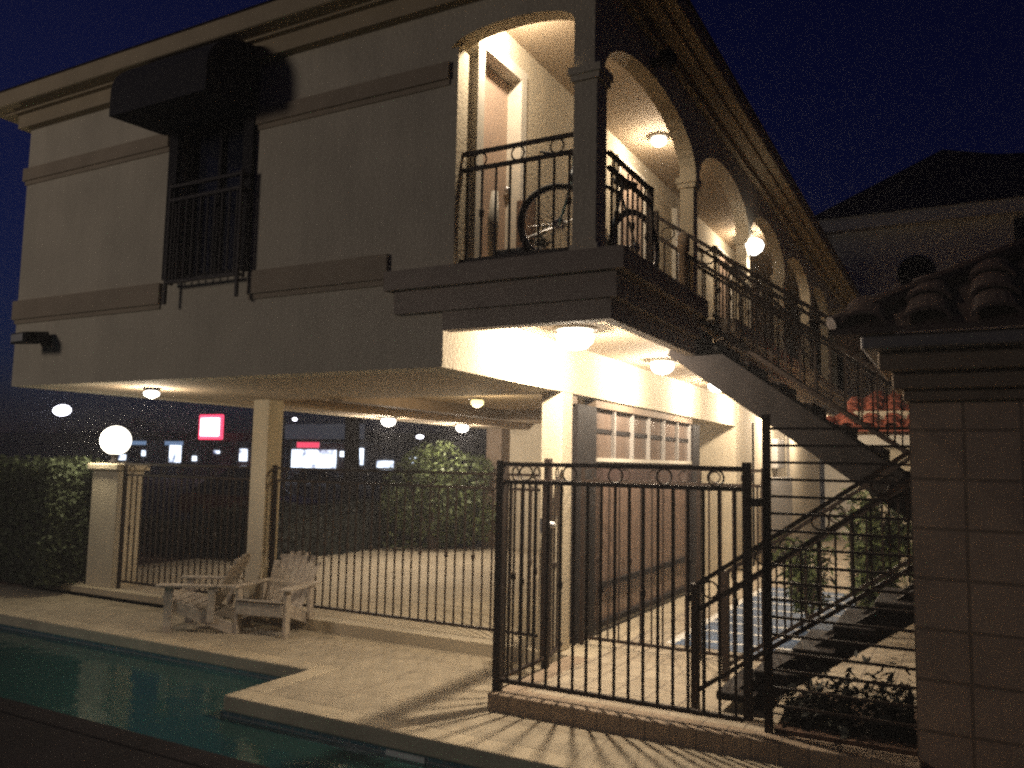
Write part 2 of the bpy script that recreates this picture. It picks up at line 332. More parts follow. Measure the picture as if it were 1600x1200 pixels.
# balcony slab with stepped moulding
sb = MB()
sb.box(-4.28, -2.12, 5.53, YF, 3.38, 3.545).box(-4.20, -2.19, 5.575, YF, 3.18, 3.38)
sb.box(-3.72, -2.24, YF-.02, YF+.1, 3.02, 3.18)
sb.box(-2.3, -2.12, YF, 7.82, 3.38, 3.545).box(-2.3, -2.19, YF, 7.82, 3.18, 3.38).box(-2.34, -2.24, YF+.1, 7.82, 3.02, 3.18)
sb.box(-2.3, -2.10, 8.82, YE, 3.40, 3.545).box(-2.3, -2.16, 8.82, YE, 3.26, 3.40).box(-2.3, -2.2, 8.82, YE, 3.16, 3.26).box(-2.34, -2.24, 8.82, YE, 3.02, 3.16)
sb.build('balcony_moulding', SLABM, B)
MB().box(-3.73, -2.34, YF+.1, 7.80, 3.24, 3.548).box(-3.73, -2.34, 8.84, YE, 3.24, 3.548).box(-3.73, -2.64, 7.80, 8.84, 3.24, 3.547).build('balcony_floor', CEILM, B)
# balcony corner column and arcade columns
ys_ = [5.62, 8.37, 10.85, 13.35, 15.85, 18.35, 20.85]
AX0, AX1 = -2.574, -2.40
for i, y in enumerate(ys_):
    w_ = .20 if i == 0 else .15; x1 = AX0+w_; m_ = STUCCO
    c = MB().box(AX0, x1, y, y+w_, 3.55, 5.0).build('arcade_column', m_, B, bevel=.008)
    MB().box(AX0-.02, x1+.02, y-.02, y+w_+.02, 4.90, 4.95).box(AX0-.035, x1+.035, y-.035, y+w_+.035, 4.95, 5.01).build('capital', m_, c)
    MB().box(AX0-.015, x1+.015, y-.015, y+w_+.015, 3.551, 3.61).build('column_base', m_, c)
def arch_wall(mb, p0, p1, zs, zc, zt, thick, nseg=20):
    """wall from p0 to p1 (xy) above an elliptical arch: spring height zs, crown zc, top zt; thick is the offset vector"""
    p0 = Vector(p0); p1 = Vector(p1); th = Vector(thick)
    def z(t): return zs + (zc-zs)*math.sqrt(max(0, 1-(2*t-1)**2))
    ts = [.5-.5*math.cos(math.pi*i/nseg) for i in range(nseg+1)]
    for a, b2 in zip(ts, ts[1:]):
        A = p0.lerp(p1, a); C = p0.lerp(p1, b2)
        mb.hexa([(A.x, A.y, z(a)), (C.x, C.y, z(b2)), (C.x+th.x, C.y+th.y, z(b2)), (A.x+th.x, A.y+th.y, z(a))],
                [(A.x, A.y, zt), (C.x, C.y, zt), (C.x+th.x, C.y+th.y, zt), (A.x+th.x, A.y+th.y, zt)])
aw = MB()
for a, b2 in zip(ys_, ys_[1:]): arch_wall(aw, (AX0, a+(.20 if a < 6 else .15)), (AX0, b2), 5.04, 5.52, 5.91, (AX1-AX0, 0))
for y in ys_[:-1]: aw.box(AX0, AX1, y, y+(.20 if y < 6 else .15), 5.011, 5.91)
aw.box(AX0, AX1, ys_[-1], YE, ZF, 5.91)
aw.build('arcade_wall', STUCCO, B)
fa = MB(); arch_wall(fa, (-3.72, YF), (-2.576, YF), 5.43, 5.575, 5.91, (0, .16)); fa.build('front_arch', STUCCO, B)
MB().box(-3.722, -3.64, YF-.002, YF+.16, 3.55, 5.44).build('opening_reveal', STUCCO, B)
# balcony ceiling, back wall with door
MB().box(-3.6, -2.576, YF+.16, YE, 5.92, 5.98).build('balcony_ceiling', CEILM, B)
dy0, dy1, dz1 = 5.90, 6.66, 5.60
MB().box(-3.8, -3.6, YF+.26, dy0, 3.55, 5.92).box(-3.8, -3.6, dy1, YE, 3.55, 5.92).box(-3.8, -3.6, dy0, dy1, dz1, 5.92).build('balcony_back_wall', STUCCO, B)
dd = MB().box(-3.78, -3.72, dy0, dy1, 3.57, dz1).build('balcony_door', DOORW, B)
MB().box(-3.72, -3.57, dy0-.07, dy0+.04, 3.552, dz1+.07).box(-3.72, -3.57, dy1-.04, dy1+.07, 3.552, dz1+.07).box(-3.72, -3.57, dy0+.04, dy1-.04, dz1-.04, dz1+.07).build('door_frame', FRAMEW, dd)
MB().lathe((-3.70, dy1-.08, 4.5), [(.0, -.01), (.028, 0), (.03, .03), (.015, .045)], ax='x').build('handle', STEEL, dd, smooth=True)
for yy in (9.1, 11.4, 13.7, 16.2):
    q = MB().box(-3.6, -3.55, yy, yy+.85, 3.57, 5.6).build('apartment_door', DOORW, B)
    MB().box(-3.6, -3.53, yy-.07, yy, 3.55, 5.67).box(-3.6, -3.53, yy+.85, yy+.92, 3.55, 5.67).box(-3.6, -3.53, yy, yy+.85, 5.6, 5.67).build('door_frame', FRAMEW, q)
# cornice, eave and roof
MB().box(XL-.10, -2.34, YF-.10, YF, 5.80, 5.96).box(XL-.10, XL, YF, 17, 5.80, 5.96).box(-2.40, -2.34, YF, YE, 5.82, 5.93).build('crown_moulding', TRIM, B)
ev = MB().box(XL-.45, -2.08, 5.30, YE, 5.985, 6.17); ev.build('eave', TRIM, B, bevel=.02)
MB().box(XL-.28, -2.16, 5.46, YF+.02, 5.96, 5.985).box(-2.40, -2.2, 5.64, YE, 5.93, 5.985).box(XL-.28, XL, YF+.02, YE, 5.96, 5.985).build('eave_moulding', TRIM, B)
rf = MB(); e = [(XL-.47, 5.28, 6.17), (-2.06, 5.28, 6.17), (-2.06, YE, 6.17), (XL-.47, YE, 6.17)]
rv = [rf.bm.verts.new(p) for p in e] + [rf.bm.verts.new(p) for p in ((-6.2, 9.2, 7.5), (-6.2, YE-3.6, 7.5))]
for f in ((0,1,4),(1,2,5,4),(2,3,5),(3,0,4,5),(3,2,1,0)): rf.bm.faces.new([rv[i] for i in f])
rf.build('roof', ROOFT, B)
# window
wn = MB().box(wx0, wx1, YF+.14, YF+.16, wz0, wz1).build('window', GLASSD, B)
MB().box(wx0, wx0+.06, YF+.08, YF+.14, wz0, wz1).box(wx1-.06, wx1, YF+.08, YF+.14, wz0, wz1).box(wx0+.06, wx1-.06, YF+.08, YF+.14, wz1-.06, wz1).box(wx0+.06, wx1-.06, YF+.08, YF+.14, wz0, wz0+.06).box((wx0+wx1)/2-.02, (wx0+wx1)/2+.02, YF+.09, YF+.138, wz0+.06, wz1-.06).build('window_frame', DSTEEL, wn)
# shutters folded at each side
for s, x in ((-1, wx0-.15), (1, wx1+.02)):
    sh = MB().box(x, x+.13, YF-.05, YF-.012, wz0, wz1-.05); sh.build('shutter', DSTEEL, B)
# awning: quarter-barrel dark canopy
ax0, ax1 = -7.28, -5.93; prof = []
for i in range(9):
    t = math.pi/2*i/8; prof.append((YF-.04-.62*math.sin(t), 5.52+.42*math.cos(t)))
prof = [(YF-.04, 5.30)]+prof+[(YF-.66, 5.26)]
MB().prism([(ax0, p[0], p[1]) for p in prof], (ax1-ax0, 0, 0)).build('awning', AWN, B)['label'] = 'black rounded window awning'
# balcony railings (fixed to the building)
def railing(parent, p0, p1, zb0, zb1, rails, npick, zlo, zhi, name='balcony_railing', rings=0, rr=.055, own=True, pk=.016, knuckle=3, ringz=None, rail=(.035,.03), matl=None, lab=None):
    m = matl or IRON
    p0 = Vector((p0[0], p0[1], 0)); p1 = Vector((p1[0], p1[1], 0)); d = p1-p0
    root = parent
    def zat(t): return zb0+(zb1-zb0)*t
    def one(h): return MB().bar((p0.x, p0.y, zat(0)+h), (p1.x, p1.y, zat(1)+h), rail[0], rail[1])
    root = one(rails[0]).build(name if own else 'rail', m, parent)
    par = root if own else parent
    for h in rails[1:]: one(h).build('rail', m, par)
    base = None; kb = None
    for i in range(npick):
        t = (i+.5)/npick; q = p0+d*t
        if i % knuckle == 1:
            if kb is None:
                mb = MB().box(-pk/2, pk/2, -pk/2, pk/2, zlo, zhi); zm = (zlo+zhi)/2
                mb.lathe((0,0,zm), [(.008,-.045),(.022,-.02),(.022,.02),(.008,.045)], 8); kb = mb.build('baluster', m, par, loc=(q.x, q.y, zat(t)))
            else: inst(kb, 'baluster', par, (q.x, q.y, zat(t)))
        else:
            if base is None: base = MB().box(-pk/2, pk/2, -pk/2, pk/2, zlo, zhi).build('baluster', m, par, loc=(q.x, q.y, zat(t)))
            else: inst(base, 'baluster', par, (q.x, q.y, zat(t)))
    if rings:
        n = Vector((-d.y, d.x, 0)); rb = None
        for i in range(rings):
            t = (i+.5)/rings; q = p0+d*t
            if rb is None: rb = MB().ring((0,0,ringz), n, rr, .008, 20, 6).build('ring', m, par, loc=(q.x, q.y, zat(t)))
            else: inst(rb, 'ring', par, (q.x, q.y, zat(t)))
    return root
railing(B, (-3.64, 5.72), (-2.58, 5.72), 3.55, 3.55, (.98, .84, .06), 8, .06, .84, rings=3, ringz=.91, rr=.058)
MB().box(-2.385, -2.335, 6.78, 6.83, 3.55, 4.40).build('railing_post', IRON, B)
railing(B, (-2.36, 5.83), (-2.36, 6.78), 3.55, 3.55, (.83, .71, .06), 8, .06, .71, rings=3, ringz=.77, rr=.05)
railing(B, (-2.36, 8.92), (-2.36, 10.85), 3.55, 3.55, (.83, .71, .06), 12, .06, .71, rings=5, ringz=.77, rr=.05)
railing(B, (-2.36, 11.0), (-2.36, 13.35), 3.55, 3.55, (.83, .71, .06), 16, .06, .71, rings=6, ringz=.77, rr=.05)
railing(B, (-2.36, 13.5), (-2.36, 15.85), 3.55, 3.55, (.83, .71, .06), 16, .06, .71, rings=6, ringz=.77, rr=.05)
# window guard railing
jy = 5.49
jr = railing(B, (-6.98, jy), (-5.98, jy), 3.66, 3.66, (1.0, .86, .02), 10, .02, .86, name='window_guard')
jm = MB()
for x in (-6.98, -5.98):
    for z in (4.66, 4.52, 3.68): jm.bar((x, jy, z), (x, YF-.052, z), .03, .025)
    jm.box(x-.014, x+.014, jy-.014, jy+.014, 3.46, 4.70)
    jm.box(x-.008, x+.008, jy+.07, jy+.086, 3.68, 4.52)
    jm.build('guard_side', IRON, jr); jm = MB()

# ---------------------------------------------------------------- fences
F1 = thing('iron_fence', 'long dark iron picket fence between the slim cream column and the corner column', 'fence')
railing(F1, (-7.97, 8.12), (-3.98, 8.12), 0, 0, (1.82, 1.66, .11), 33, .11, 1.66, own=False, rings=12, ringz=1.74, rr=.055)
for x in (-7.95, -4.0): MB().box(x-.02, x+.02, 8.10, 8.14, 0, 1.86).build('post', IRON, F1)
F2 = thing('iron_fence', 'dark iron picket fence between the globe lamp pillar and the slim cream column', 'fence')
railing(F2, (-10.97, 8.12), (-8.25, 8.12), 0, 0, (1.82, 1.66, .11), 23, .11, 1.66, own=False, rings=8, ringz=1.74, rr=.055)
for x in (-10.95, -8.27): MB().box(x-.02, x+.02, 8.10, 8.14, 0, 1.86).build('post', IRON, F2)
F3 = thing('iron_fence', 'brown iron fence panel with rings standing on the paver kerb in front of the walkway', 'fence')
railing(F3, (-3.53, 6.38), (-1.47, 6.38), 0, 0, (1.94, 1.785, .095), 17, .095, 1.785, own=False, rings=5, ringz=1.865, rr=.062, pk=.02, rail=(.035,.035))
MB().box(-3.60, -3.53, 6.345, 6.415, -.13, 1.97).build('post', IRON, F3)
MB().box(-1.47, -1.41, 6.35, 6.41, .1, 1.99).build('post', IRON, F3)
MB().box(-1.41, -1.35, 6.36, 6.40, 1.66, 1.72).build('latch', IRON, F3)
F4 = thing('iron_gate', 'narrow iron gate with a round lock beside the corner column', 'gate')
railing(F4, (-3.565, 6.42), (-3.565, 7.28), 0, 0, (1.93, 1.78, .10), 6, .10, 1.78, own=False, rings=2, ringz=1.855, rr=.058)
MB().box(-3.595, -3.535, 7.28, 7.34, -.02, 2.0).build('post', IRON, F4)
MB().box(-3.62, -3.60, 7.26, 7.36, 1.28, 1.42).lathe((-3.53, 7.31, 1.36), [(.03, -.02), (.035, .01), (.02, .05)], ax='x').build('lock', STEEL, F4)
F5 = thing('iron_fence', 'short iron fence piece running from the gate post to the corner column', 'fence')
railing(F5, (-3.565, 7.36), (-3.70, 7.95), 0, 0, (1.93, 1.78, .10), 4, .10, 1.78, own=False, rings=1, ringz=1.855, rr=.058)
F6 = thing('iron_fence', 'iron fence across the walkway between the dark screen post and the stairs', 'fence')
railing(F6, (-3.70, 8.48), (-1.75, 8.48), 0, 0, (1.92, 1.77, .08), 16, .08, 1.77, own=False, rings=6, ringz=1.845, rr=.055)
for x in (-3.70, -2.40, -1.75): MB().box(x-.02, x+.02, 8.46, 8.50, 0, 1.95).build('post', IRON, F6)
# horizontal-bar screen between tall post and the tiled wall
F7 = thing('bar_screen', 'tall iron post and horizontal bars fixed to the tiled wall in front of the stairs', 'fence')
MB().box(-1.345, -1.29, 6.47, 6.525, 0, 2.36).build('post', IRON, F7)
MB().box(-1.39, -1.35, 6.46, 6.50, 1.66, 1.72).build('latch', IRON, F7)
z = 2.25; br = None
while z > .1:
    if br is None: br = MB().box(-1.285, -.325, -.009, .009, -.010, .010).build('bar', IRON, F7, loc=(0, 6.50, z))
    else: inst(br, 'bar', F7, (0, 6.50, z))
    z -= .128

# ---------------------------------------------------------------- staircase
ST = thing('outdoor_staircase', 'dark steel switchback staircase rising from the walkway to the balcony', 'staircase')
def nos1(x): return .154+.69*(x+1.78)
def nos2(x): return 2.69-.71*(x+1.5)
TREAD = DSTEEL
for y in (7.02, 7.56):   # lower stringers, set in from the tread ends
    MB().bar((-1.60, y, nos1(-1.60)-.20), (.25, y, nos1(.25)-.20), .06, .20).build('stringer', DSTEEL, ST)
for y in (7.86, 8.78):
    MB().bar((.25, y, nos2(.25)-.20), (-2.45, y, nos2(-2.45)-.20), .05, .30).build('stringer', DSTEEL, ST)
for i in range(7):
    x = -1.80+i*.297; z = .154+i*.205
    MB().box(0, .31, 6.83, 7.74, -.065, 0).build('tread', TREAD, ST, loc=(x, 0, z), bevel=.012)
for i in range(9):
    x = -2.62+.285*i+.0; z = 3.55-.2*(i+1)
    MB().box(.0, .30, 7.885, 8.755, -.045, 0).build('tread', TREAD, ST, loc=(x, 0, z), bevel=.01)
    MB().box(.0, .012, 7.887, 8.753, .002, .152).build('riser', TREAD, ST, loc=(x, 0, z))
MB().box(.22, 1.4, 6.86, 8.76, 1.50, 1.56).build('landing', TREAD, ST)
for (x, y) in ((.3, 8.7), (1.3, 8.7), (1.3, 6.95), (.3, 6.95)): MB().box(x-.04, x+.04, y-.04, y+.04, 0, 1.5).build('support_post', DSTEEL, ST)
def stair_rail(y, x0, x1, f, top, nb, lower):
    for h, nm in ((top, 'handrail'), (top-.21, 'middle_rail'), (lower, 'lower_rail')): MB().bar((x0, y, f(x0)+h), (x1, y, f(x1)+h), .04, .035).build(nm, IRON, ST)
    zlo, zhi = lower, top-.21; bs = MB().box(-.008, .008, -.008, .008, zlo, zhi)
    first = None
    for i in range(nb):
        x = x0+(x1-x0)*(i+.5)/nb
        if first is None: first = bs.build('baluster', IRON, ST, loc=(x, y, f(x)))
        else: inst(first, 'baluster', ST, (x, y, f(x)))
    rb = None; k = max(1, int(nb/3))
    for i in range(k):
        x = x0+(x1-x0)*(i+.25)/k; z = f(x)+top-.105
        if rb is None: rb = MB().ring((0,0,0), (0,1,0), .065, .008, 20, 6).build('ring', IRON, ST, loc=(x, y, z))
        else: inst(rb, 'ring', ST, (x, y, z))
t1 = .991-nos1(-1.936)
for y in (6.79, 7.78):
    stair_rail(y, -1.94, .2, nos1, t1, 17, t1-.84)
    MB().box(-1.985, -1.925, y-.03, y+.03, 0, .995).build('newel_post', IRON, ST)
for y in (7.80, 8.82):
    stair_rail(y, -2.62, .2, nos2, .95, 22, .18)
MB().box(-2.68, -2.62, 7.77, 7.83, 3.55, 4.5).build('newel_post', IRON, ST)
MB().box(-2.68, -2.62, 8.79, 8.85, 3.55, 4.5).build('newel_post', IRON, ST)
MB().lathe((-2.33, 7.70, 3.50), [(.04, 0), (.045, .05), (.045, .52), (.06, .54), (.06, .68), (.03, .72)], 14)  .build('stair_bollard', DARKTRIM, ST, smooth=True)

# ---------------------------------------------------------------- pool house at the right
P = thing('pool_house', 'brown tile-clad wall with tiled roof edge at the far right foreground', 'building')
MB().box(0, 5.3, 0, .30, 0, 2.66).build('tiled_wall', TILEWALL, P, loc=(-.325, 6.46, DZ-.005))
cn = MB().box(-.36, 5, 6.40, 6.79, 2.44, 2.52).box(-.42, 5, 6.33, 6.85, 2.52, 2.64).box(-.50, 5, 6.24, 6.95, 2.64, 2.78)
cn.build('cornice', TILEWALL if 0 else DARKTRIM, P, bevel=.012)
MB().box(-.60, 5, 6.12, 7.3, 2.78, 2.88).build('gutter', mat('gutter_paint', (.17, .155, .16), .5, noise=.2, nscale=4), P, bevel=.02)
def roof_tiles(name, m, parent, x0, x1, y0, z0, y1, z1, sp, rad, hip=None, rows=5):
    mb = MB(); mb.prism([(x0,y0,z0),(x1,y0,z0),(x1,y1,z1),((hip if hip is not None else x0),y1,z1)], (0,0,-.04))
    x = x0+sp/2
    while x < x1:
        tmin = 0; tmax = 1
        if hip is not None: tmax = min(1, max(.0, (x-x0)/(hip-x0))) if hip > x0 else 1
        for r in range(rows):
            a, b2 = r/rows, (r+1)/rows
            if b2 > tmax+.15: continue
            pa = Vector((x, y0-.02+(y1-y0)*a, z0+(z1-z0)*a+.03)); pb_ = Vector((x, y0+(y1-y0)*(b2+.04), z0+(z1-z0)*(b2+.04)+.005))
            n = 8; A = []; Bv = []; A2 = []
            for k in range(n+1):
                t = math.pi*k/n
                A.append(mb.bm.verts.new(pa+Vector((rad*math.cos(t), 0, rad*.62*math.sin(t)))))
                A2.append(mb.bm.verts.new(pa+Vector((rad*.82*math.cos(t), 0, rad*.45*math.sin(t)))))
                Bv.append(mb.bm.verts.new(pb_+Vector((rad*.86*math.cos(t), 0, rad*.5*math.sin(t)))))
            for k in range(n):
                mb.bm.faces.new((A[k], A[k+1], Bv[k+1], Bv[k])); mb.bm.faces.new((A[k], A2[k], A2[k+1], A[k+1]))
        x += sp
    return mb.build(name, m, parent)
roof_tiles('tiled_roof', ROOFT, P, -.78, 5, 6.06, 2.92, 7.3, 3.66, .40, .15, hip=.55, rows=4)
hp = MB(); hp.prism([(-.78, 6.06, 2.92), (.55, 7.3, 3.66), (-.78, 7.3, 2.92)], (0, 0, -.04))
for i in range(5):
    a = Vector((-.78, 6.06, 2.96)).lerp(Vector((.55, 7.3, 3.70)), i/5); b2 = Vector((-.78, 6.06, 2.96)).lerp(Vector((.55, 7.3, 3.70)), (i+1.08)/5); hp.tube([a, b2], [.075 if i else .05, .07], 10)
hp.build('roof_hip', ROOFT, P)
MB().box(.56, 5, 7.26, 7.3, 2.88, 3.6).build('gable', DARKTRIM, P)

# annex with red tiles seen under the upper flight
A = thing('tiled_annex', 'low annex with lit red barrel tile roof behind the staircase', 'building')
MB().box(-1.3, 2.0, 12.2, 14.5, 0, 2.75).build('wall', STUCCO, A)
MB().box(-1.42, 2.1, 12.02, 12.2, 2.28, 2.42).build('fascia', FRAMEW, A)
roof_tiles('roof', REDTILE, A, -1.75, 2.1, 11.85, 2.50, 13.2, 3.05, .27, .105, hip=-1.2, rows=5)

# large house behind
k = 26/22
H = thing('background_house', 'tall dark house with hip roof and round gable vent beyond the staircase', 'house')
MB().box(-3.6, 12, 26, 36, 0, 9.3).build('wall', mat('house_wall', (.74, .68, .58), .9, noise=.15, nscale=1, bump=.2, bscale=30), H)
MB().box(-3.9, 12.3, 25.6, 26.0, 9.0, 9.38).box(-3.9, -3.6, 26.0, 36, 9.0, 9.38).build('fascia', mat('house_fascia', (.65, .6, .52), .8, noise=.1), H)
hr = MB(); pts = [(-4.0, 25.5, 9.38), (12.4, 25.5, 9.38), (12.4, 36.5, 9.38), (-4.0, 36.5, 9.38), (-.3, 29.5, 12.4), (1.2, 29.5, 12.0)]
hv = [hr.bm.verts.new(p) for p in pts]
for f in ((0,1,5,4),(1,2,5),(2,3,4,5),(3,0,4),(3,2,1,0)): hr.bm.faces.new([hv[i] for i in f])
hr.build('roof', ROOFT, H)
vt = MB().lathe((-1.02, 25.98, 7.62), [(.50, -.03), (.50, .0), (.42, .01)], 28, ax='y'); vt.build('round_vent', DSTEEL, H)
MB().box(1.42, 2.2, 25.93, 26.0, 6.9, 8.9).build('shutter', DSTEEL, H)
MB().box(-2.9, -2.2, 25.95, 26.0, 5.6, 7.0).build('window', GLASSD, H)
MB().box(-3.6, 12, 25.93, 26.0, 5.0, 5.2).build('wall_band', TRIM, H)

# utility boxes on the side wall
U = thing('meter_box', 'beige electric meter cabinets on the side wall seen through the bars', 'meter box', (0,0,0))
MB().box(XB, XB+.22, 17.8, 20.2, .55, 1.75).build('cabinet', PLASTIC, U, bevel=.01)
MB().box(XB, XB+.14, 18.9, 19.7, 1.95, 2.6).build('small_cabinet', PLASTIC, U, bevel=.01)
MB().tube([(XB+.06, 20.6, 1.0), (XB+.06, 20.6, 3.2)], .03).build('conduit', PLASTIC, U)
# ---------------------------------------------------------------- globe pillar
GP = thing('gate_pillar', 'beige stucco pillar at the fence end carrying the globe lamp', 'pillar')
MB().box(-11.62, -11.02, 8.05, 8.5, -.1, 1.72).build('shaft', STUCCO, GP, bevel=.015)
MB().box(-11.68, -10.96, 7.99, 8.56, 1.72, 1.82).build('cap', STUCCO, GP, bevel=.02)
G = thing('globe_lamp', 'glowing round white globe lamp on top of the beige pillar', 'lamp', (-11.36, 8.22, 1.82))
MB().lathe((0,0,0), [(.09, 0), (.09, .03), (.05, .05), (.05, .12), (.08, .15)], 14).build('base', DSTEEL, G, smooth=True)
gm = MB(); gm.lathe((0,0,.35), [(max(.02, .22*math.sin(math.pi*i/12)), -.22*math.cos(math.pi*i/12)) for i in range(13)], 24); gm.build('globe', GLOBE, G, smooth=True)
light('globe_light', (-11.36, 7.9, 2.2), 55, (1, .88, .62), .12)

# ---------------------------------------------------------------- lamps
WARM = (1, .83, .62)
def ceiling_lamp(x, y, z, power, label, cat='ceiling lamp', group=None, r=.09, spot=168, m=None, col=WARM, drop=.09):
    T = thing('ceiling_lamp', label, cat, (x, y, z), 0, group)
    MB().lathe((0,0,0), [(r+.03, 0), (r+.03, -.02), (r*.9, -.03)], 18).build('trim_ring', FRAMEW, T, smooth=True)
    MB().lathe((0,0,-.03), [(r*.8, 0), (r, -r*.25), (r*.92, -r*.6), (r*.6, -r*.9), (.01, -r)], 22).build('bulb', m or BULB, T, smooth=True)
    if power: light('lamp_light', (0, 0, -r-.05), power, col, .05, parent=T)
    return T
names = ['brightest soffit lamp under the balcony, nearest the pool fence', 'second soffit lamp under the balcony, above the screen wall',
         'third soffit lamp under the balcony, behind the stair stringer', 'fourth soffit lamp under the balcony, beyond the screen wall',
         'soffit lamp above the meter cabinets on the side wall', 'farthest soffit lamp under the balcony by the house']
for i, y in enumerate((7.1, 9.7, 12.3, 14.9, 18.2, 21.5)):
    ceiling_lamp(-3.2, y, 3.24, (440, 205, 160, 160, 270, 160)[i], names[i], r=.18 if i == 0 else .14, spot=156)
ceiling_lamp(-3.28, 5.97, 5.92, 110, 'bulb on the balcony ceiling just behind the front arch', r=.07)
ceiling_lamp(-3.12, 9.3, 5.92, 60, 'small ceiling lamp in the arcade between first and second column')
ceiling_lamp(-3.12, 13.9, 5.92, 50, 'ceiling lamp far along the arcade beyond the third column')
ceiling_lamp(-9.03, 11.95, 2.72, 150, 'bright carport ceiling lamp near the left edge, closer to the long fence', r=.13, col=(1, .86, .70))
ceiling_lamp(-9.03, 14.45, 2.72, 200, 'bright carport ceiling lamp above the round bush', r=.13, col=(1, .86, .70))
ceiling_lamp(-5.65, 9.4, 2.80, 80, 'dim yellow dish lamp on the carport ceiling', m=BULBY, col=(1, .80, .5))
W = thing('arcade_lamp', 'bare bright lamp on the outside of the third arcade column', 'wall lamp', (-2.42, 10.93, 4.90))
MB().lathe((0,0,0), [(.05, -.06), (.05, 0), (.03, .02)], 12, ax='x').build('bracket', DSTEEL, W)
MB().lathe((.07,0,-.02), [(.03,-.12),(.10,-.07),(.125,0),(.10,.06),(.03,.10)], 16).build('bulb', BULB, W, smooth=True)
light('lamp_light', (.12, -.05, -.14), 30, WARM, .06, 'SPOT', 150, parent=W)
L = thing('overhang_lamp', 'bright lamp under the left overhang above the pool deck', 'wall lamp', (-8.17, 6.33, 2.72))
MB().lathe((0,0,0), [(.09, 0), (.09, -.02), (.04, -.03)], 14).build('base', DSTEEL, L)
MB().lathe((0,0,-.03), [(.05, 0), (.085, -.02), (.08, -.05), (.02, -.08)], 16).build('bulb', BULB, L, smooth=True)
light('lamp_light', (0, 0, -.16), 40, WARM, .06, parent=L)
FL = thing('wall_floodlight', 'small unlit floodlight on the front wall near its left corner', 'floodlight', (-9.05, YF, 3.22))
MB().box(-.05, .05, -.06, 0, -.06, .06).build('bracket', DSTEEL, FL)
MB().hexa([(-.22,-.30,-.07),(.12,-.34,-.07),(.12,-.34,.05),(-.22,-.30,.05)], [(-.14,-.06,-.04),(.10,-.06,-.04),(.10,-.06,.09),(-.14,-.06,.09)]).build('housing', DSTEEL, FL, bevel=.01)
MB().hexa([(-.17,-.325,-.05),(.09,-.352,-.05),(.09,-.352,.03),(-.17,-.325,.03)], [(-.17,-.31,-.05),(.09,-.33,-.05),(.09,-.33,.03),(-.17,-.31,.03)]).build('glass', PLASTIC, FL)
SP = thing('wall_fixture', 'small dark round fixture on the wall above the first side arch', 'wall lamp', (-2.32, 6.95, 5.62))
MB().lathe((0,0,0), [(.04, -.08), (.04, 0), (.09, .02), (.10, .10), (.05, .14)], 14, ax='x').build('housing', DSTEEL, SP, smooth=True)

# ---------------------------------------------------------------- adirondack chairs
def adirondack(label, loc, rz):
    T = thing('adirondack_chair', label, 'chair', loc, rz, 'wooden chairs by the pool')
    # local: faces -Y
    for s in (-1, 1):
        MB().box(s*.33-.02, s*.33+.02, 0, .10, 0, .55).build('front_leg', TEAK, T, bevel=.004)
        MB().bar((s*.29, 0, .34), (s*.29, .86, .04), .03, .13).build('side_rail', TEAK, T, bevel=.004)
        MB().box(s*.335-.02, s*.335+.02, .52, .60, .14, .55).build('arm_post', TEAK, T)
        a = MB().prism([(s*.28, -.08, .55), (s*.44, -.08, .55), (s*.42, .45, .55), (s*.37, .72, .55), (s*.30, .72, .55), (s*.28, .3, .55)], (0, 0, .022)); a.build('arm', TEAK, T, bevel=.004)
    st = MB()
    for i in range(6):
        t = i/5; y = .0+t*.46; z = .405-t*.155; st.bar((-.31, y, z), (.31, y, z), .082, .02, up=(0, .34, 1))
    st.build('seat', TEAK, T)
    MB().box(-.31, .31, -.018, 0, .24, .38).build('front_apron', TEAK, T, bevel=.004)
    bk = MB(); hts = [.66, .745, .79, .805, .79, .745, .66]
    dr = Vector((0, .50, .87)).normalized()
    for i, h in enumerate(hts):
        x0 = -.25+i*(.50/6); x1 = x0*1.18; p = Vector((x0*.86, .44, .22)); q = p+dr*h*1.0; q.x = x1
        bk.bar(p, q, .072, .018, up=(1, 0, 0)) if 0 else bk.hexa(
            [p+Vector((-.034,0,0)), p+Vector((.034,0,0)), p+Vector((.034,.016,-.009)), p+Vector((-.034,.016,-.009))],
            [q+Vector((-.0455,0,0)), q+Vector((.0455,0,0)), q+Vector((.0455,.016,-.009)), q+Vector((-.0455,.016,-.009))])
    bk.build('backrest', TEAK, T, bevel=.003)
    MB().box(-.36, .36, .60, .64, .50, .55).build('back_brace', TEAK, T)
    MB().bar((-.26, .80, .84), (.26, .80, .84), .03, .05).build('top_brace', TEAK, T)
    return T
adirondack('grey wooden adirondack chair facing the pool, right of the slim column', (-7.32, 7.33, DZ), R_(11))
adirondack('grey wooden adirondack chair seen side-on facing left, in front of the slim column', (-8.55, 7.15, DZ), R_(-62))

# ---------------------------------------------------------------- bicycle on the balcony
BK = thing('bicycle', 'dark bicycle leaning behind the balcony railing with its front wheel turned', 'bicycle')
Fw = Vector((-2.84, 5.96, 3.90)); Rw = Vector((-2.53, 6.90, 3.90)); Rr = .345
def wheel(c, nrm, nm):
    wl = MB().ring(c, nrm, .035, .02, 12, 6).build('wheel', STEEL, BK)
    MB().ring(c, nrm, Rr-.02, .022, 40, 8).build('tyre', RUB, wl, smooth=True)
    MB().ring(c, nrm, Rr-.05, .009, 40, 6).build('rim', STEEL, wl, smooth=True)
    sp = MB(); nrm = Vector(nrm).normalized(); u = nrm.orthogonal().normalized(); v = nrm.cross(u)
    for i in range(20):
        t = 2*math.pi*i/20; d = u*math.cos(t)+v*math.sin(t); sp.tube([c+nrm*(.02 if i % 2 else -.02)+d*.03, c+d*(Rr-.05)], .0025, 4)
    sp.build('spokes', STEEL, wl)
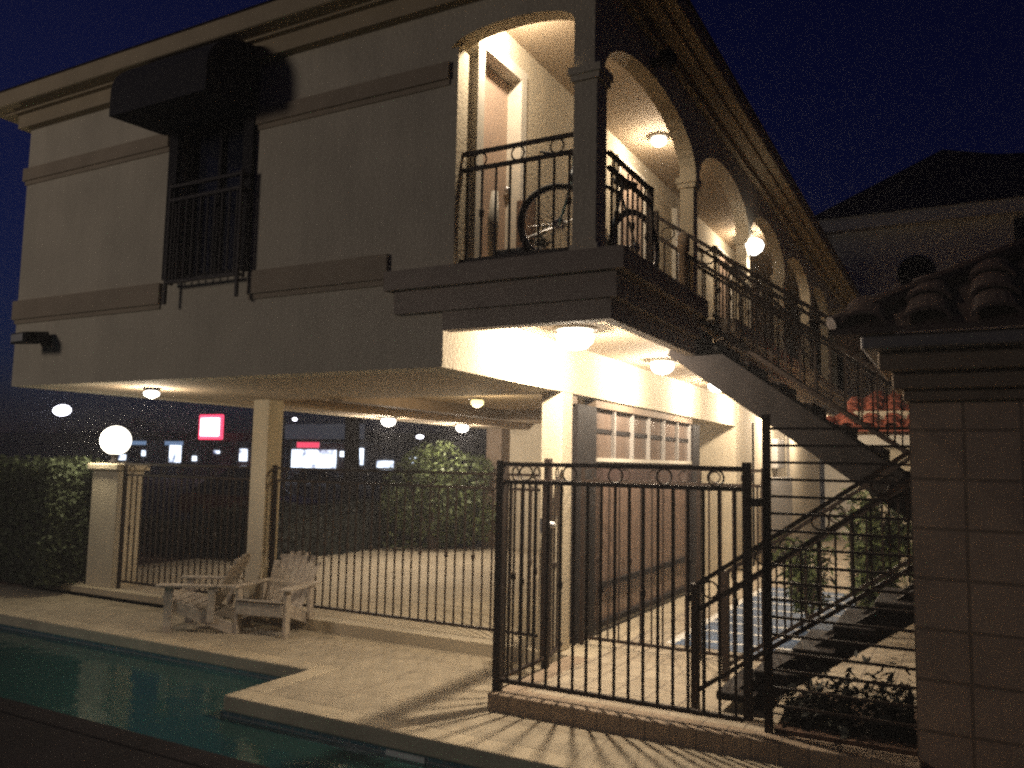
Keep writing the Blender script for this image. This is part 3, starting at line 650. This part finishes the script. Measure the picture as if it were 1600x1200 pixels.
fn = Vector((-.40, .92, 0)).cross(Vector((0,0,1))) if 0 else Vector((-.46, .89, 0))
wheel(Fw, fn, 0); ax_ = (Rw-Fw); ax_.z = 0; rn = Vector((-ax_.y, ax_.x, 0)); wheel(Rw, rn, 1)
dn = ax_.normalized(); UPV = Vector((0,0,1))
bb = Fw+dn*.62-UPV*.06; seat_t = Fw+dn*.80+UPV*.52; head = Fw+dn*.16+UPV*.50; headl = Fw+dn*.12+UPV*.38
fr_ = MB()
for a, b2, r in ((headl, bb, .02), (head, seat_t-UPV*.08, .018), (bb, seat_t, .017), (bb, Rw, .011), (seat_t-UPV*.1, Rw, .009), (head+UPV*.02, headl-UPV*.03, .022)): fr_.tube([a, b2], r, 8)
fr_.build('frame', BIKEP, BK, smooth=True)
sd_ = fn.normalized()*.055
fk = MB().tube([headl, headl+sd_-UPV*.06, Fw+sd_], [.013, .013, .009], 6).tube([headl, headl-sd_-UPV*.06, Fw-sd_], [.013, .013, .009], 6).tube([head, head+UPV*.12], .013, 6); fk.build('fork', TEALP, BK)
hb = head+UPV*.13; hd = Vector((.85, .45, 0)).normalized()
MB().tube([hb-hd*.29+UPV*.02, hb-hd*.12, hb, hb+hd*.12, hb+hd*.29+UPV*.02], .012, 8).build('handlebar', RUB, BK, smooth=True)
MB().hexa([seat_t+dn*-.12+rn.normalized()*-.02, seat_t+dn*-.12+rn.normalized()*.02, seat_t+dn*.13+rn.normalized()*.08, seat_t+dn*.13-rn.normalized()*.08],
          [p+UPV*.05 for p in (seat_t+dn*-.12+rn.normalized()*-.02, seat_t+dn*-.12+rn.normalized()*.02, seat_t+dn*.13+rn.normalized()*.08, seat_t+dn*.13-rn.normalized()*.08)]).build('saddle', RUB, BK, bevel=.015)
MB().ring(bb, rn, .09, .006, 20, 5).tube([bb, bb+dn*.1-UPV*.13+rn.normalized()*.05], .009, 6).tube([bb, bb-dn*.1+UPV*.13-rn.normalized()*.05], .009, 6).build('crankset', STEEL, BK)
# small things on the balcony
PC = tag(MB().tube([(0,0,0), (.0,0,.45), (.01,.0,.72)], [.035, .05, .03], 12).build('rolled_mat', FRAMEW, None, loc=(-3.48, 5.98, 3.55), smooth=True), 'pale rolled mat standing upright behind the left end of the balcony railing', 'mat')
BX = tag(MB().box(-.15, .15, -.1, .1, 0, .16).build('storage_box', RUB, None, loc=(-3.22, 5.92, 3.55), bevel=.02), 'small black box on the balcony floor left of the bicycle', 'box')
BP = tag(MB().box(-.09, .09, -.02, .02, 0, .72).box(-.07, .07, -.03, -.02, .08, .64).build('folded_table', BROWNP, None, loc=(-3.33, 6.3, 3.55), bevel=.006), 'brown folded table leaning upright beside the balcony door', 'table')
PT = thing('flower_pot', 'small pot with wilted plant on the balcony beside the black box', 'plant', (-3.0, 5.95, 3.55))
MB().lathe((0,0,0), [(.06, 0), (.085, .13), (.09, .15), (.07, .15)], 14).build('pot', FRAMEW, PT, smooth=True)
MB().leaves([(random.gauss(0, .05), random.gauss(0, .05), .17+abs(random.gauss(0, .09))) for _ in range(60)], .04).build('leaves', LEAFD, PT)

# ---------------------------------------------------------------- planting
def foliage_box(x0, x1, y0, y1, z0, z1, n, bulge=.12):
    out = []
    for _ in range(n):
        f = random.random(); x = random.uniform(x0, x1); y = random.uniform(y0, y1); z = random.uniform(z0, z1)
        q = random.random(); dpt = abs(random.gauss(0, .10)); bz = bulge*math.sin(x*2.3)*math.cos(y*1.9+z*2)
        if q < .42: y = y0+dpt-bz
        elif q < .72: z = z1-dpt+bz
        elif q < .88: x = x1-dpt+bz
        out.append((x, y, z))
    return out
HG = thing('hedge', 'tall clipped dark green hedge left of the globe lamp pillar', 'hedge')
MB().leaves(foliage_box(-19, -11.85, 7.55, 9.0, .0, 1.80, 26000), .045, .5).build('leaves', LEAFA, HG)
MB().box(-18.9, -12.0, 7.8, 8.8, -.05, 1.60).build('twigs', LEAFD, HG)
H2 = thing('low_hedge', 'low dark hedge along the far side of the driveway', 'hedge')
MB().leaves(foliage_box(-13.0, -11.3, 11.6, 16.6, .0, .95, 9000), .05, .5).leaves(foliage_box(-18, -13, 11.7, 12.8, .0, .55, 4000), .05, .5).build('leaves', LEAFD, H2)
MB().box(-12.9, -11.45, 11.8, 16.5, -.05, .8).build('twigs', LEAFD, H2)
BS = thing('round_bush', 'big rounded light green bush lit from above beyond the driveway', 'bush', (-10.45, 15.6, 0))
def blob(n, rx, ry, z0, z1, sz):
    out = []
    lumps = [(random.uniform(-.75, .75)*rx, random.uniform(-.75, .75)*ry, random.uniform(z0+.4, z1-.4), random.uniform(.35, .7)) for _ in range(26)]
    for _ in range(n):
        l = random.choice(lumps); v = Vector((random.gauss(0,1), random.gauss(0,1), random.gauss(0,1))).normalized()*l[3]*random.uniform(.75, 1.05)
        p = Vector(l[:3])+v
        if p.z > 0: out.append(p)
    return out
MB().leaves(blob(13000, .95, 1.0, 0, 2.8, .06), .055, .45).build('leaves', LEAFB, BS)
tk = MB()
for i in range(6):
    a = i*1.05; tk.tube([(0,0,-.1), (.3*math.cos(a), .3*math.sin(a), .8), (.8*math.cos(a), .8*math.sin(a), 1.7)], [.05, .035, .015], 6)
tk.build('branches', BARK, BS)
for (x, y, hgt, n, lab, m) in ((-1.75, 11.1, 1.15, 900, 'leafy green shrub at the end of the blue parking bay', LEAFB), (-1.0, 10.9, 1.75, 2200, 'tall bright green shrub behind the lower stair flight', LEAFB), (-.35, 11.0, 1.45, 1500, 'green shrub next to the tiled wall edge behind the stairs', LEAFB)):
    T = thing('shrub', lab, 'shrub', (x, y, 0), 0, 'shrubs behind the stairs')
    lv = []
    for s in range(18):
        a = random.uniform(0, 6.28); r = random.uniform(.05, .42); top = Vector((r*math.cos(a), r*math.sin(a), hgt*random.uniform(.6, 1)))
        for _ in range(n//18): t = random.uniform(.25, 1); lv.append(top*t+Vector((random.gauss(0,.07), random.gauss(0,.07), random.gauss(0,.05))))
    MB().leaves(lv, .085, .28).build('leaves', m, T)
    sm = MB()
    for s in range(7): a = s*.9; sm.tube([(0,0,0), (.3*math.cos(a), .3*math.sin(a), hgt*.85)], [.014, .006], 5)
    sm.build('stems', BARK, T)
for (x, y, hgt, r0, lab) in ((-.92, 6.75, .42, .22, 'dark low plant in the bed under the staircase, nearest the tall post'), (-.50, 6.78, .5, .16, 'dark low plant under the staircase against the tiled wall')):
    T = thing('ground_plant', lab, 'plant', (x, y, 0), 0, 'dark plants under the stairs')
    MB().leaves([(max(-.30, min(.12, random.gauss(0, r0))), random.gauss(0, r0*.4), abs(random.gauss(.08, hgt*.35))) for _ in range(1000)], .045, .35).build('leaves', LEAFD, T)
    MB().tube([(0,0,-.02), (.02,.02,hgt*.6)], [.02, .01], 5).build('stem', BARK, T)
struct(MB().box(-1.28, -.33, 6.505, 7.6, .0, .035).build('planting_bed', SOIL))

# ---------------------------------------------------------------- beyond: parking lot, shops, street lamps, cars, trees
PLG = thing('assumed_pool_light', 'assumed round underwater light on the near wall of the pool', 'pool light', (-8.8, 4.36, -.62))  # assumed underwater lamp, added to brighten the pool water
MB().lathe((0,0,0), [(.13, 0), (.13, .03), (.10, .045)], 18, ax='y').build('rim', STEEL, PLG)
MB().lathe((0,.045,0), [(.10, 0), (.07, .012)], 18, ax='y').build('lens', em('pool_lens', (.6, 1, .95), 1.5), PLG)
light('lamp_light', (0, .25, 0), 5, (.55, 1, .92), .1, parent=PLG)
SH = thing('shop_row', 'long low strip of lit shops across the parking lot', 'building')
SY = 60
MB().box(-120, -40, SY, SY+14, -.2, 4.3).build('wall', mat('shop_wall', (.16, .15, .15), .8, noise=.2, nscale=1), SH)
MB().box(-120, -40, SY-2.5, SY, 3.45, 4.3).build('canopy', DSTEEL, SH)
MB().box(-59, -46, SY-2.6, SY-2.5, 3.75, 5.1).build('fascia_painted_glow', ROOFG, SH)
for (x0, x1) in ((-78, -74.6), (-71.6, -69)): MB().box(x0, x1, SY-2.62, SY-2.5, 3.05, 3.45).build('canopy_light', SIGNF, SH)
for (x0, x1, z0, z1) in ((-73.9, -72.2, 1.3, 3.2), (-63.6, -62.6, 1.6, 2.8), (-57.2, -51.2, 1.1, 2.8), (-49.8, -48.0, 1.5, 3.0), (-46.4, -44.6, 1.3, 1.9), (-78.5, -77.8, 1.9, 2.5), (-70.4, -69.8, 1.5, 2.0), (-67.3, -66.5, 2.3, 2.6), (-61.2, -60.6, 1.3, 2.2), (-50.7, -50.3, 2.2, 2.7), (-42.9, -41.6, 1.6, 2.3), (-82.6, -81.0, 1.4, 2.0)):
    MB().box(x0, x1, SY-.12, SY-.02, z0, z1).build('shop_window', SIGNB, SH)
for x in range(-118, -42, 7): MB().box(x-.18, x+.18, SY-2.4, SY-2.05, -.2, 3.45).build('canopy_post', DSTEEL, SH)
MB().box(-53.6, -51.0, SY-2.72, SY-2.62, 2.95, 3.45).build('shop_sign', REDS, SH)
SG = thing('lit_sign', 'square red-bordered white sign glowing beside the slim column', 'sign', (-63.4, SY-4, 0))
MB().box(-1.6, 1.6, -.15, .1, 3.6, 6.0).build('sign_box', SIGNR, SG, bevel=.1)
MB().box(-1.25, 1.25, -.22, -.15, 3.95, 5.65).build('sign_face', SIGNW, SG)
MB().box(-.15, .15, -.1, .05, -.2, 3.6).build('post', DSTEEL, SG)
OS = thing('oval_sign', 'small white glowing oval sign high up at far left', 'sign', (-93, SY, 0))
om = MB().lathe((0,0,7.0), [(1.5, -.12), (1.6, 0), (1.4, .1)], 20, ax='y'); o_ = om.build('sign_face', em('sign_cool', (.85, .85, 1), 7), OS); o_.scale = (1.1, 1, .42); o_.location = (0, 0, 4.1)
MB().box(-.12, .12, .12, .3, -.2, 6.8).build('post', DSTEEL, OS)
def lamp_post(x, y, z, lab, s=1.0, arm=.9):
    T = thing('street_lamp', lab, 'street lamp', (x, y, -.2), 0, 'street lamps over the parking lot')
    MB().tube([(0,0,0), (0,0,z+.3)], [.09, .06], 8).tube([(0,0,z+.3), (arm,0,z+.38)], .035, 6).build('pole', DSTEEL, T)
    MB().lathe((arm, 0, z+.2), [(.10*s, .12), (.26*s, .05), (.22*s, -.06), (.05*s, -.1)], 12).build('lamp_head', LAMPW, T)
lamp_post(-28.8, 40, 3.35, 'lower bluish street lamp above the round bush', .9)
lamp_post(-38.6, 40, 4.45, 'street lamp right of the slim column, upper of the pair', .6)
lamp_post(-39.9, 40, 4.05, 'street lamp right of the slim column, lower of the pair', .5)
def car(x, y, rz, m, lab):
    T = thing('parked_car', lab, 'car', (x, y, -.2), rz, 'cars in the parking lot')
    MB().prism([(-2.2,-.85,.35),(2.2,-.85,.35),(2.25,-.85,.75),(1.3,-.85,.95),(-2.1,-.85,.98),(-2.25,-.85,.7)], (0,1.7,0)).build('body', m, T, bevel=.06)
    MB().hexa([(-1.9,-.78,.96),(1.1,-.78,.94),(1.1,.78,.94),(-1.9,.78,.96)], [(-1.3,-.62,1.45),(.35,-.62,1.45),(.35,.62,1.45),(-1.3,.62,1.45)]).build('windows', GLASSD, T, bevel=.05)
    for sx in (-1.35, 1.35):
        for sy in (-.86, .70): MB().lathe((sx, sy, .33), [(.33, 0), (.33, .16)], 16, ax='y').build('wheel', RUB, T)
    for sy in (-.6, .6): MB().box(2.2, 2.27, sy-.18, sy+.18, .6, .72).build('headlight', PLASTIC, T)
car(-20.2, 19.6, R_(8), REDCAR, 'dark red car parked beyond the fence behind the slim column')
car(-44, 50, R_(5), DKCAR, 'dark car in front of the brightest shop window')
car(-52, 50, R_(3), DKCAR, 'dark car left of the slim column under the red sign')
car(-37, 50, R_(0), DKCAR, 'dark car in the lot nearest the big tree trunk')
TR = thing('street_tree', 'dark tree trunk rising beyond the driveway behind the long fence', 'tree', (-20.6, 25, -.2))
MB().tube([(0,0,0), (.05,0,2), (-.05,0,4.5), (.2,0,6.5)], [.36, .30, .27, .2], 10).tube([(-.05,0,4.4), (-1.2,.3,6.4)], [.14,.06], 6).tube([(0,0,4.8), (1.4,-.2,6.8)], [.13,.05], 6).build('trunk', BARK, TR)
MB().leaves([Vector((random.gauss(0,1.5), random.gauss(0,1.3), 7+random.gauss(0,.9))) for _ in range(5000)], .14, .4).build('crown', LEAFD, TR)
ft = MB()
for x in range(-230, 60, 3):
    h = 6.0+2.2*math.sin(x*.31)+1.6*math.sin(x*.83+1)
    ft.leaves([(x+random.uniform(-2.4,2.4), 120+random.uniform(-3,3), random.uniform(0, 1)**.7*h) for _ in range(90)], .9, .6)
o_ = ft.build('far_trees', LEAFD); struct(o_, 'stuff')

# assumed lamp, added to light the front wall; unseen, on the near side of the pool, left of and behind the photographer
PLT = thing('assumed_lamp_post', 'assumed tall lamp post, added out of view on the near side of the pool', 'street lamp', (-13.4, -5.2, DZ))
MB().tube([(0,0,0), (0,0,6.2)], [.07, .045], 10).build('pole', DSTEEL, PLT)
MB().lathe((0,0,6.2), [(.05, 0), (.16, .05), (.2, .16), (.16, .28), (.02, .34)], 16).build('lamp_head', GLOBE, PLT, smooth=True)
light('lamp_light', (.6, .45, 6.15), 820, (1, .90, .83), 1.1, parent=PLT)

HAZE = .0036
hm = bpy.data.materials.new('night_air'); hm.use_nodes = True; n = hm.node_tree; n.nodes.clear()
o = n.nodes.new('ShaderNodeOutputMaterial'); v = n.nodes.new('ShaderNodeVolumePrincipled'); v.inputs['Density'].default_value = float(HAZE); v.inputs['Color'].default_value = (.9, .9, .95, 1); v.inputs['Anisotropy'].default_value = .3
n.links.new(v.outputs[0], o.inputs['Volume'])
struct(MB().box(-240, 70, -12, 140, -3, 16).build('haze', hm), 'stuff')
